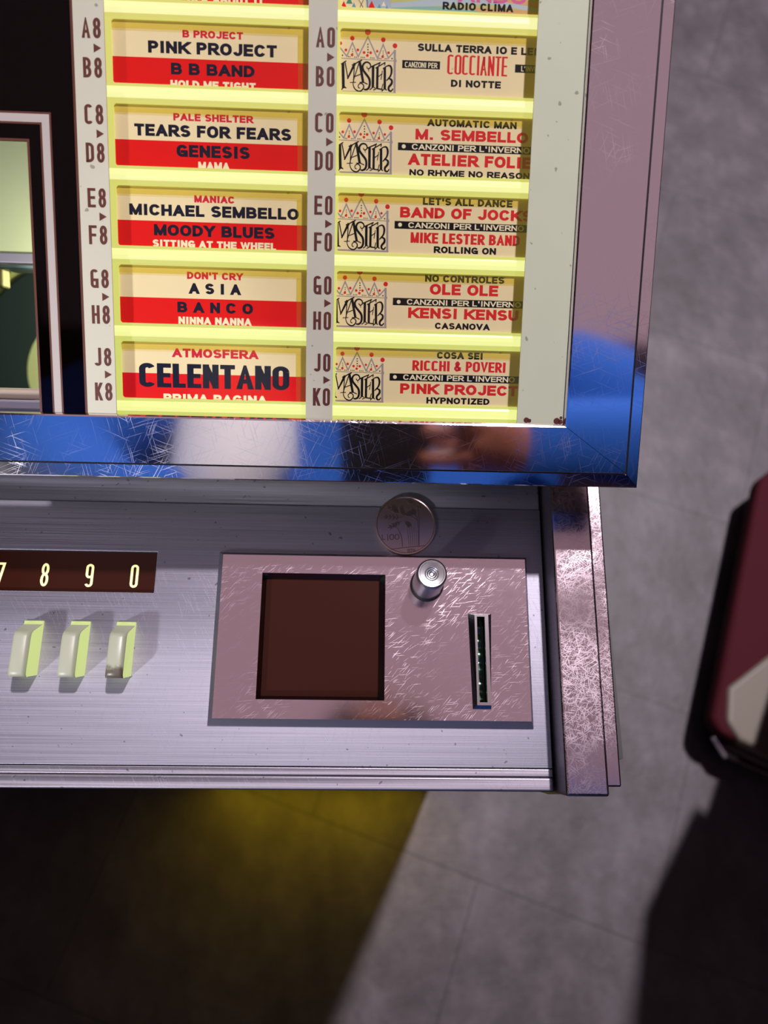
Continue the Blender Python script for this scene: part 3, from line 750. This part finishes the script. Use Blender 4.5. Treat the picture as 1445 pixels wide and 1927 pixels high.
card_red(4, [("ATMOSFERA", -153.5, -120.1, 22.3, 3.4, cr, *H_), ("CELENTANO", -166.6, -107.9, 10.5, 9.3, nv, .27, .18), ("PRIMA PAGINA", -157.3, -116.7, 4.6, 3.5, cm, *H_)], 15.9, 'lowest cream and red title card, with one very large navy word', 25.2)

def card_logo(k, corner, lines, boxes, label, dot=None):
    dv = -PITCH * k
    u0, u1, b, t = -90.6, -14.6, 119.2 + dv, 143.2 + dv
    c = ((u0 + u1) / 2, (b + t) / 2)
    mb = MB(); mb.box(u0 - c[0], u1 - c[0], b - c[1], t - c[1], -.15, W0, M_CARD)
    logo(mb, corner[0] - c[0], corner[1] - c[1], W0)
    for a, e_, v, h in boxes: mb.rect(a - c[0], e_ - c[0], v - c[1], v + h - c[1], W0 + .004, M_BLACK)
    if dot: disc(mb, dot[0] - c[0], dot[1] - c[1], .75, M_CREAMTXT, W0 + .008)
    for s, a, e_, v, h, m, tv, th in lines:
        text(mb, s, a - c[0], e_ - c[0], v - c[1], h, m, W0 + .008, tv, th, .085)
    o = mb.build('title_card', T(DF, c[0], c[1], -8.2))
    return tag(o, label, 'title card', 'cream title cards with a crown emblem')
rd, bk = M_REDTXT, M_BLACK
CN = "CANZONI PER L'INVERNO"
card_logo(0, (-68.7, 120.9), [("SULLA TERRA IO E LEI", -61.0, -16.4, 136.1, 2.6, bk, *H_), ("CANZONI PER", -65.6, -53.5, 130.4, 1.85, cm, .17, .14), ("COCCIANTE", -49.8, -27.3, 128.5, 6.8, rd, .125, .085), ("L'INVE", -22.1, -16.0, 130.5, 1.85, cm, .18, .14), ("DI NOTTE", -48.2, -29.4, 124.2, 2.5, bk, *H_)],
          [(-66.6, -52.5, 130.0, 2.8), (-24.4, -14.8, 130.0, 2.8)], 'crown emblem title card with split black bar beside index A0')
card_logo(1, (-69.4, 92.5), [("AUTOMATIC MAN", -56.5, -22.7, 110.2, 2.5, bk, *H_), ("M. SEMBELLO", -60.9, -18.1, 105.3, 3.8, rd, *H_), (CN, -62.1, -17.3, 101.7, 2.05, cm, .25, .18), ("ATELIER FOLIE", -63.3, -16.3, 96.2, 4.1, rd, *H_), ("NO RHYME NO REASON", -62.8, -16.7, 92.4, 2.3, bk, *H_)],
          [(-67.4, -15.6, 101.3, 2.75)], 'crown emblem title card topped AUTOMATIC MAN beside index C0', (-65.2, 102.7))
card_logo(2, (-70.0, 64.2), [("LET'S ALL DANCE", -57.3, -22.8, 82.0, 2.6, bk, *H_), ("BAND OF JOCKS", -65.9, -15.0, 77.1, 3.9, rd, *H_), (CN, -62.6, -17.9, 73.4, 2.05, cm, .25, .18), ("MIKE LESTER BAND", -61.6, -19.3, 67.9, 3.9, rd, .28, .2), ("ROLLING ON", -52.5, -28.3, 64.4, 2.5, bk, *H_)],
          [(-67.9, -15.6, 72.95, 2.8)], 'crown emblem title card ending ROLLING ON beside index E0', (-65.8, 74.4))
card_logo(3, (-70.0, 35.6), [("NO CONTROLES", -55.5, -24.5, 53.6, 2.6, bk, *H_), ("OLE OLE", -53.5, -26.7, 48.8, 4.1, rd, *H_), (CN, -62.3, -17.5, 44.8, 2.05, cm, .25, .18), ("KENSI KENSU", -61.7, -18.3, 39.7, 4.0, rd, *H_), ("CASANOVA", -51.0, -29.4, 35.8, 2.4, bk, *H_)],
          [(-67.8, -16.2, 44.4, 2.8)], 'crown emblem title card ending CASANOVA beside index G0', (-65.5, 45.7))
card_logo(4, (-70.5, 6.7), [("COSA SEI", -49.8, -31.5, 24.4, 2.6, bk, *H_), ("RICCHI & POVERI", -59.4, -22.2, 19.5, 4.0, rd, .26, .18), (CN, -62.9, -18.4, 15.8, 2.1, cm, .25, .18), ("PINK PROJECT", -64.0, -17.0, 10.4, 4.0, rd, *H_), ("HYPNOTIZED", -53.4, -28.1, 6.7, 2.5, bk, *H_)],
          [(-68.3, -16.6, 15.35, 2.85)], 'lowest crown emblem title card, beside index J0 and K0', (-66.2, 16.8))
# colourful card at the top
def card_colour():
    u0, u1, b, t = -90.6, -14.6, 147.9, 171.9
    c = ((u0 + u1) / 2, (b + t) / 2); mb = MB(); mb.box(u0 - c[0], u1 - c[0], b - c[1], t - c[1], -.15, W0, M_CARD)
    cols = [mat('sky_blue_print', (170, 182, 186), .5), mat('ochre_print', (206, 150, 78), .5), mat('olive_green_print', (180, 180, 96), .5), mat('teal_print', (120, 168, 150), .5)]
    mb.rect(-71.5 - c[0], u1 - c[0], b - c[1], t - c[1], W0 + .003, cols[2])
    for i, (m, y0, am) in enumerate(((cols[1], 149.4, 1.4), (cols[0], 152.0, 1.6), (cols[1], 154.2, 1.5), (cols[3], 149.0, 1.2), (cols[1], 158.5, 1.8), (cols[0], 164, 2))):
        pts = [(x, y0 + am * math.sin((x + 71) / 57 * 4.2 - 1.2 + i * .5)) for x in [-71.3 + 56.5 * j / 14 for j in range(15)]]
        stroke(mb, [(x - c[0], y - c[1]) for x, y in pts], 2.0, m, W0 + .005 + i * .001, [1, 1.2, .7, 1], 3)
    gm = mat('grey_blue_print', (160, 170, 180), .5); mb.rect(-80.5 - c[0], -71.5 - c[0], b - c[1], t - c[1], W0 + .004, gm)
    rm, gg, bl = M_RED, mat('green_print', (40, 120, 90), .5), mat('blue_print', (70, 140, 170), .5)
    for x, y, s_, m in ((-88.6, 151, 2, rm), (-86.6, 152.3, 2.4, gg), (-84.9, 150.6, 2, bl), (-78.4, 151.2, 2.6, rm), (-75.6, 150.6, 1.8, bl), (-74, 151.6, 1.6, M_CREAMTXT), (-72.8, 150.3, 1.6, bl)):
        mb.poly([(x - s_ / 2 - c[0], y - s_ / 2 - c[1], W0 + .006), (x + s_ / 2 - c[0], y - s_ / 2 - c[1], W0 + .006), (x - c[0], y + s_ / 2 - c[1], W0 + .006)], m)
    for p in ([(-83.2, 149), (-81, 153.5)], [(-81, 149.2), (-83.6, 153.2)], [(-79.8, 149.2), (-80.2, 154)]):
        stroke(mb, [(x - c[0], y - c[1]) for x, y in p], .22, M_BLACK, W0 + .008)
    text(mb, "RADIO CLIMA", -52.3 - c[0], -26.2 - c[0], 150.5 - c[1], 2.6, M_BLACK, W0 + .012, *H_)
    text(mb, "ANDO", -46.5 - c[0], -21.4 - c[0], 153.3 - c[1], 4.2, mat('pink_print', (205, 70, 130), .5), W0 + .012, *H_)
    tag(mb.build('title_card', T(DF, c[0], c[1], -8.2)), 'multicoloured illustrated title card cut off at the picture top', 'title card')
card_colour()

# ------------------------------------------------------------------ record inside
mb = MB(); mb.lathe((0, 0), [(0, -.8), (87, -.8), (87.4, 0), (87, .8), (85, 1.0), (48, .7), (0, .9)], M_VINYL, 128)
rec = mb.build('vinyl_record', T(RF, 0, 0, 1.0), smooth=True); tag(rec, 'black vinyl record with pale label behind the display window', 'record')
mb = MB(); mb.lathe((0, 0), [(46.5, .2), (46.5, 1.15), (4, 1.15), (4, .2)], M_LABEL, 64); mb.build('record_label', T(RF, 0, 0, 1.0), rec)

# ------------------------------------------------------------------ coin
CF = T(PF, -62.5, 112.6, .95)
mb = MB(); mb.lathe((0, 0), [(0, -.85), (13.6, -.85), (13.9, -.6), (13.9, .6), (13.75, .8), (13.2, .85), (12.9, .6), (0, .58)], M_COIN, 96)
def relief(fn, hgt):
    CZ = .58
    t = MB(); fn(t)
    for f in t.f:
        P = [Vector(t.v[i]) for i in f]; c = sum(P, Vector()) / len(P)
        mb.poly([(p.x, p.y, CZ + hgt) for p in P], M_RELIEF)
        for i in range(len(P)):
            q = (i + 1) % len(P); d1 = (P[i] - c) * 1.12 + c; d2 = (P[q] - c) * 1.12 + c
            mb.poly([(d1.x, d1.y, .585), (d2.x, d2.y, .585), (P[q].x, P[q].y, CZ + hgt), (P[i].x, P[i].y, CZ + hgt)], M_RELIEF)
def zc(x, y): return ((x - 665) * .0302, (615 - y) * .0302)    # coin drawing units to millimetres
def draw(t):
    rnd = random.Random(3)
    def leaf(x, y, a, l=62, wd_=17):
        p = [(x + l * math.cos(R(a)) * k - math.sin(R(a)) * wd_ * s_, y - l * math.sin(R(a)) * k - math.cos(R(a)) * wd_ * s_) for k, s_ in ((0, 0), (.3, .5), (.65, .45), (1, 0), (.65, -.45), (.3, -.5))]
        t.poly([(*zc(*q), 0) for q in p], M_COIN)
    for bx, by, bl, ba in ((585, 430, 170, 150), (600, 500, 220, 175), (600, 560, 170, 205), (640, 480, 120, 100), (650, 560, 80, 320), (560, 440, 120, 120), (650, 470, 100, 20)):
        ex, ey = bx + bl * math.cos(R(ba)), by - bl * math.sin(R(ba))
        stroke(t, [zc(bx, by), zc(ex, ey)], .18, M_COIN, 0)
        for i in range(4):
            f = (i + .6) / 4
            for sd in (35, -35): leaf(bx + (ex - bx) * f, by + (ey - by) * f, ba + sd + rnd.uniform(-8, 8))
        leaf(ex, ey, ba)
    stroke(t, [zc(470, 632), zc(530, 660), zc(575, 740), zc(598, 830), zc(603, 950)], .28, M_COIN, 0, None, 4)
    stroke(t, [zc(430, 985), zc(600, 968), zc(930, 948)], .22, M_COIN, 0)
    stroke(t, [zc(868, 340), zc(872, 600), zc(850, 940)], .2, M_COIN, 0)
    for p in ([(765, 225), (790, 260), (780, 300)], [(705, 225), (740, 205), (790, 215), (812, 260), (815, 330)], [(760, 330), (790, 380), (820, 480), (850, 560), (845, 940)], [(740, 490), (800, 520), (835, 560)], [(820, 330), (865, 345), (905, 370)], [(865, 255), (895, 300), (905, 375)], [(700, 350), (760, 350)], [(800, 380), (770, 470), (700, 470)]):
        stroke(t, [zc(*q) for q in p], .3, M_COIN, 0, [.6, 1, .5], 3)
    disc(t, *zc(748, 250), 1.0, M_COIN, 0, 14); disc(t, *zc(790, 420), 1.25, M_COIN, 0, 14)
    for i in range(5): stroke(t, [zc(690 + i * 32, 640 + i * 10), zc(700 + i * 30, 935)], .10, M_COIN, 0)
    text(t, 'L', *(zc(300, 0)[0], zc(345, 0)[0]), zc(0, 835)[1], 2.3, M_COIN, 0, .14, .12)
    text(t, '100', zc(370, 0)[0], zc(560, 0)[0], zc(0, 840)[1], 2.6, M_COIN, 0, .13, .11)
    text(t, '1979', zc(640, 0)[0], zc(790, 0)[0], zc(0, 1040)[1], 1.5, M_COIN, 0, .14, .12) if False else text(t, '979', zc(670, 0)[0], zc(790, 0)[0], zc(0, 1040)[1], 1.5, M_COIN, 0, .14, .12)
relief(draw, .30)
o = mb.build('coin', CF @ Matrix.Rotation(R(3), 4, 'Z')); tag(o, 'worn grey 100 lire coin resting against the top of the coin plate', 'coin')

# ------------------------------------------------------------------ low padded bench at the right edge
M_REDPAD = speckled('dark_red_vinyl', (66, 20, 29), .8, (.02, .005, .008), .2, 20, .8)
M_CREAMPAD = mat('cream_vinyl', (112, 102, 92), .5)
BEN = empty('padded_bench', (0.75, 0.25, 0), 'dark red low bench with cream corner panel at the right edge, on the floor', 'bench')
def bench_pt(a, b): return (a, b)
ben_top = [(522, 104), (532, 84), (560, 72), (980, -60), (1090, 360), (700, 520), (655, 488)]
mb = MB(); mb.prism([(x, y) for x, y in ben_top], 62, 100, M_REDPAD); mb.build('cushion', None, BEN, bevel=10, seg=4)
mb = MB(); mb.prism([(550, 150), (541, 100), (556, 74), (620, 44), (985, -66), (1010, 60), (630, 205)], 66, 105, M_CREAMPAD); mb.build('corner_panel', None, BEN, bevel=7, seg=4)
mb = MB(); mb.prism([(536, 82), (552, 52), (625, 22), (980, -84), (990, -40), (560, 90)], 52, 63, M_CHROME); mb.build('base_trim', None, BEN, bevel=3)
mb = MB(); mb.prism([(600, 120), (960, -10), (1060, 330), (740, 450)], 0, 61, M_CABINET); mb.build('plinth', None, BEN)
mb = MB(); mb.prism([(680, 120), (1060, -60), (1250, 300), (760, 400)], 101, 275, M_CABINET); mb.build('blocker_base', None, BEN)  # added base under the unseen shadow-casting slab
mb = MB(); mb.prism([(536, 24), (1060, -130), (1250, 300), (736, 440)], 276, 1100, M_REDPAD); mb.build('shadow_blocker', None, BEN, bevel=8, seg=3)  # unseen slab added to cast the dark floor shadow at right
mb = MB(); mb.prism([(470, 0), (560, -40), (620, 100), (560, 140)], 405, 1100, M_REDPAD); mb.build('blocker_wing', None, BEN, bevel=6)  # unseen block added to carry that floor shadow further left

# ------------------------------------------------------------------ photographer (mirrored in the chrome)
M_SHIRT = mat('blue_shirt', (46, 99, 190), .9, spec=.1)
M_SKIN = mat('skin', (188, 118, 88), .5)
M_HAIR = mat('dark_hair', (22, 18, 18), .6)
M_JEANS = mat('dark_trousers', (30, 32, 44), .8)
M_SHOE = mat('black_shoe', (18, 18, 20), .5)
PER = empty('person', (0.05, -0.5, 0), 'person in a blue shirt holding a phone, mirrored in the chrome frame', 'person')
def skin(name, verts, edges, root, m, sub=2):
    me = bpy.data.meshes.new(name); me.from_pydata([v[:3] for v in verts], edges, []); me.materials.append(m)
    me.transform(Matrix.Identity(4)); o = bpy.data.objects.new(name, me); COL.objects.link(o)
    sk = o.modifiers.new('skin', 'SKIN'); sk.use_smooth_shade = True
    lay = me.skin_vertices[0] if me.skin_vertices else None
    if lay is None:
        bpy.context.view_layer.objects.active = o
        lay = me.skin_vertices[0]
    for i, v in enumerate(verts):
        r = v[3]; lay.data[i].radius = (r, v[4] if len(v) > 4 else r); lay.data[i].use_root = (i == root)
    s = o.modifiers.new('sub', 'SUBSURF'); s.levels = 1; s.render_levels = sub
    place(o, Matrix.Identity(4), PER); return o
DY, DZ = .09, .13
bv = [(.04, -.44, 1.02, .15, .11), (.04, -.40 + DY, 1.12 + DZ, .14, .10), (.04, -.33 + DY, 1.32 + DZ, .16, .11), (.04, -.27 + DY, 1.45 + DZ, .10, .08), (.04, -.22 + DY, 1.52 + DZ, .058), (.04, -.18 + DY, 1.60 + DZ, .075, .085), (.04, -.15 + DY, 1.69 + DZ, .078, .092), (.04, -.14 + DY, 1.76 + DZ, .05)]
be = [(0, 1), (1, 2), (2, 3), (3, 4), (4, 5), (5, 6), (6, 7)]
for sx in (-1, 1):
    n = len(bv)
    hx = .04 + sx * .10
    bv += [(hx, -.46, .94, .095), (hx + sx * .01, -.46, .52, .062), (hx + sx * .01, -.53, .09, .042), (hx + sx * .015, -.45, .045, .04)]
    be += [(0, n), (n, n + 1), (n + 1, n + 2), (n + 2, n + 3)]
    n = len(bv)
    wx = .021 + sx * .080
    hx2, hy2, hz2 = (wx, -.058, 1.252) if sx > 0 else (-.10, -.15, 1.13)
    bv += [(.04 + sx * .20, -.28 + DY, 1.43 + DZ, .062), (.04 + sx * .37, -.17, 1.36, .046), (.161 if sx > 0 else -.19, -.085 if sx > 0 else -.15, 1.262 if sx > 0 else 1.20, .030), (hx2, hy2, hz2, .026, .016)]
    be += [(3, n), (n, n + 1), (n + 1, n + 2), (n + 2, n + 3)]
    p = n + 3
    for q in range(4):   # four fingers run under the phone's edge, the thumb lies on its screen side
        k = len(bv); yy = -.092 + q * .021; ll = (.9, 1, .97, .8)[q]; zz = 1.2255 + (yy + .06) * .36
        
        if sx > 0: bv += [(wx - .012, yy + .010, zz + .010, .0085), (wx - .034 * ll, yy + .014, zz - .002, .0075), (wx - .054 * ll, yy + .014, zz + .0005, .0065)]
        else: bv += [(hx2 + .035, hy2 - .03 + q * .02, hz2 - .03, .0085), (hx2 + .055 * ll, hy2 - .03 + q * .021, hz2 - .055 * ll, .0078), (hx2 + .06 * ll, hy2 - .028 + q * .021, hz2 - .085 * ll, .0068)]
        be += [(p, k), (k, k + 1), (k + 1, k + 2)]
    k = len(bv)
    if sx > 0: bv += [(wx - .004, -.070, 1.268, .011), (wx - .026, -.072, 1.264, .009), (wx - .044, -.064, 1.262, .008)]
    else: bv += [(hx2 + .004, hy2 + .04, hz2 + .0, .011), (hx2 + .018, hy2 + .06, hz2 - .02, .009), (hx2 + .03, hy2 + .066, hz2 - .045, .008)]
    be += [(p, k), (k, k + 1), (k + 1, k + 2)]
body = skin('body', bv, be, 0, M_SKIN)
sv = [(.04, -.44, .90, .20, .135), (.04, -.40 + DY, 1.14 + DZ, .195, .125), (.04, -.33 + DY, 1.32 + DZ, .21, .135), (.04, -.27 + DY, 1.455 + DZ, .135, .10)]
se = [(0, 1), (1, 2), (2, 3)]
for sx in (-1, 1):
    n = len(sv); sv += [(.04 + sx * .20, -.28 + DY, 1.43 + DZ, .09), (.04 + sx * .37, -.17, 1.36, .085), *([(.225, -.11, 1.295, .066), (.118, -.072, 1.256, .046)] if sx > 0 else [(-.25, -.16, 1.27, .066), (-.155, -.15, 1.175, .045)])]
    se += [(3, n), (n, n + 1), (n + 1, n + 2), (n + 2, n + 3)]
skin('shirt', sv, se, 0, M_SHIRT)
tv_ = [(.04, -.45, 1.10, .165, .125)]; te = []
for sx in (-1, 1):
    hx = .04 + sx * .10; n = len(tv_)
    tv_ += [(hx, -.46, .92, .112), (hx + sx * .01, -.46, .52, .08), (hx + sx * .01, -.53, .10, .065)]; te += [(0, n), (n, n + 1), (n + 1, n + 2)]
mb = MB(); mb.lathe((0, 0), [(0, -175), (44, -150), (66, -80), (70, 0), (64, 90), (42, 150), (0, 175)], mat('white_glare', (235, 235, 235), .8), 32)  # white form added so the chrome mirrors a bright glare patch
mb.build('glare_form', None, PER, smooth=True, mw=Matrix.Translation((-.125, -.172, 1.40)) @ Matrix.Rotation(R(-14), 4, 'X'))
skin('trousers', tv_, te, 0, M_JEANS)
for sx in (-1, 1):
    hx = .04 + sx * .11
    skin('shoe', [(hx, -.55, .05, .05), (hx, -.46, .04, .05, .036), (hx, -.41, .035, .045, .03)], [(0, 1), (1, 2)], 0, M_SHOE)
mb = MB(); mb.lathe((0, 0), [(100, -40), (102, 0), (96, 40), (78, 72), (45, 92), (0, 98)], M_HAIR, 32)
mb.build('hair', None, PER, smooth=True, mw=Matrix.Translation((.04, -.165 + DY, 1.70 + DZ)) @ Matrix.Rotation(R(12), 4, 'X'))
for sx in (-1, 1):
    mb = MB(); mb.lathe((0, 0), [(0, -9), (6, -7), (9, 0), (6, 7), (0, 9)], mat('eye', (235, 230, 225), .2), 16); mb.build('eye', None, PER, smooth=True, mw=Matrix.Translation((.04 + sx * .032, -.075 + DY, 1.655 + DZ)))
    mb = MB(); mb.lathe((0, 0), [(0, -8), (14, -6), (18, 0), (14, 6), (0, 8)], M_SKIN, 16); mb.build('ear', None, PER, smooth=True, mw=Matrix.Translation((.04 + sx * .083, -.165 + DY, 1.65 + DZ)) @ Matrix.Rotation(R(90), 4, 'Y'))
mb = MB(); mb.lathe((0, 0), [(15, 0), (11, 14), (6, 26), (0, 30)], M_SKIN, 16); mb.build('nose', None, PER, smooth=True, mw=Matrix.Translation((.04, -.085 + DY, 1.63 + DZ)) @ Matrix.Rotation(R(-70), 4, 'X'))
# phone: its back plane holds the lens
PHF = Matrix(((cx.x, -cdown.x, -cf.x, 0), (cx.y, -cdown.y, -cf.y, 0), (cx.z, -cdown.z, -cf.z, CAM_Z), (0, 0, 0, 1)))
mb = MB(); mb.prism(rrect(-16, 57, -128, 19, 9), 6, 14, mat('black_phone', (20, 20, 24), .25))
ph = mb.build('phone', PHF, None, bevel=1.5); tag(ph, 'dark phone held above the jukebox, mirrored in the chrome frame', 'phone')
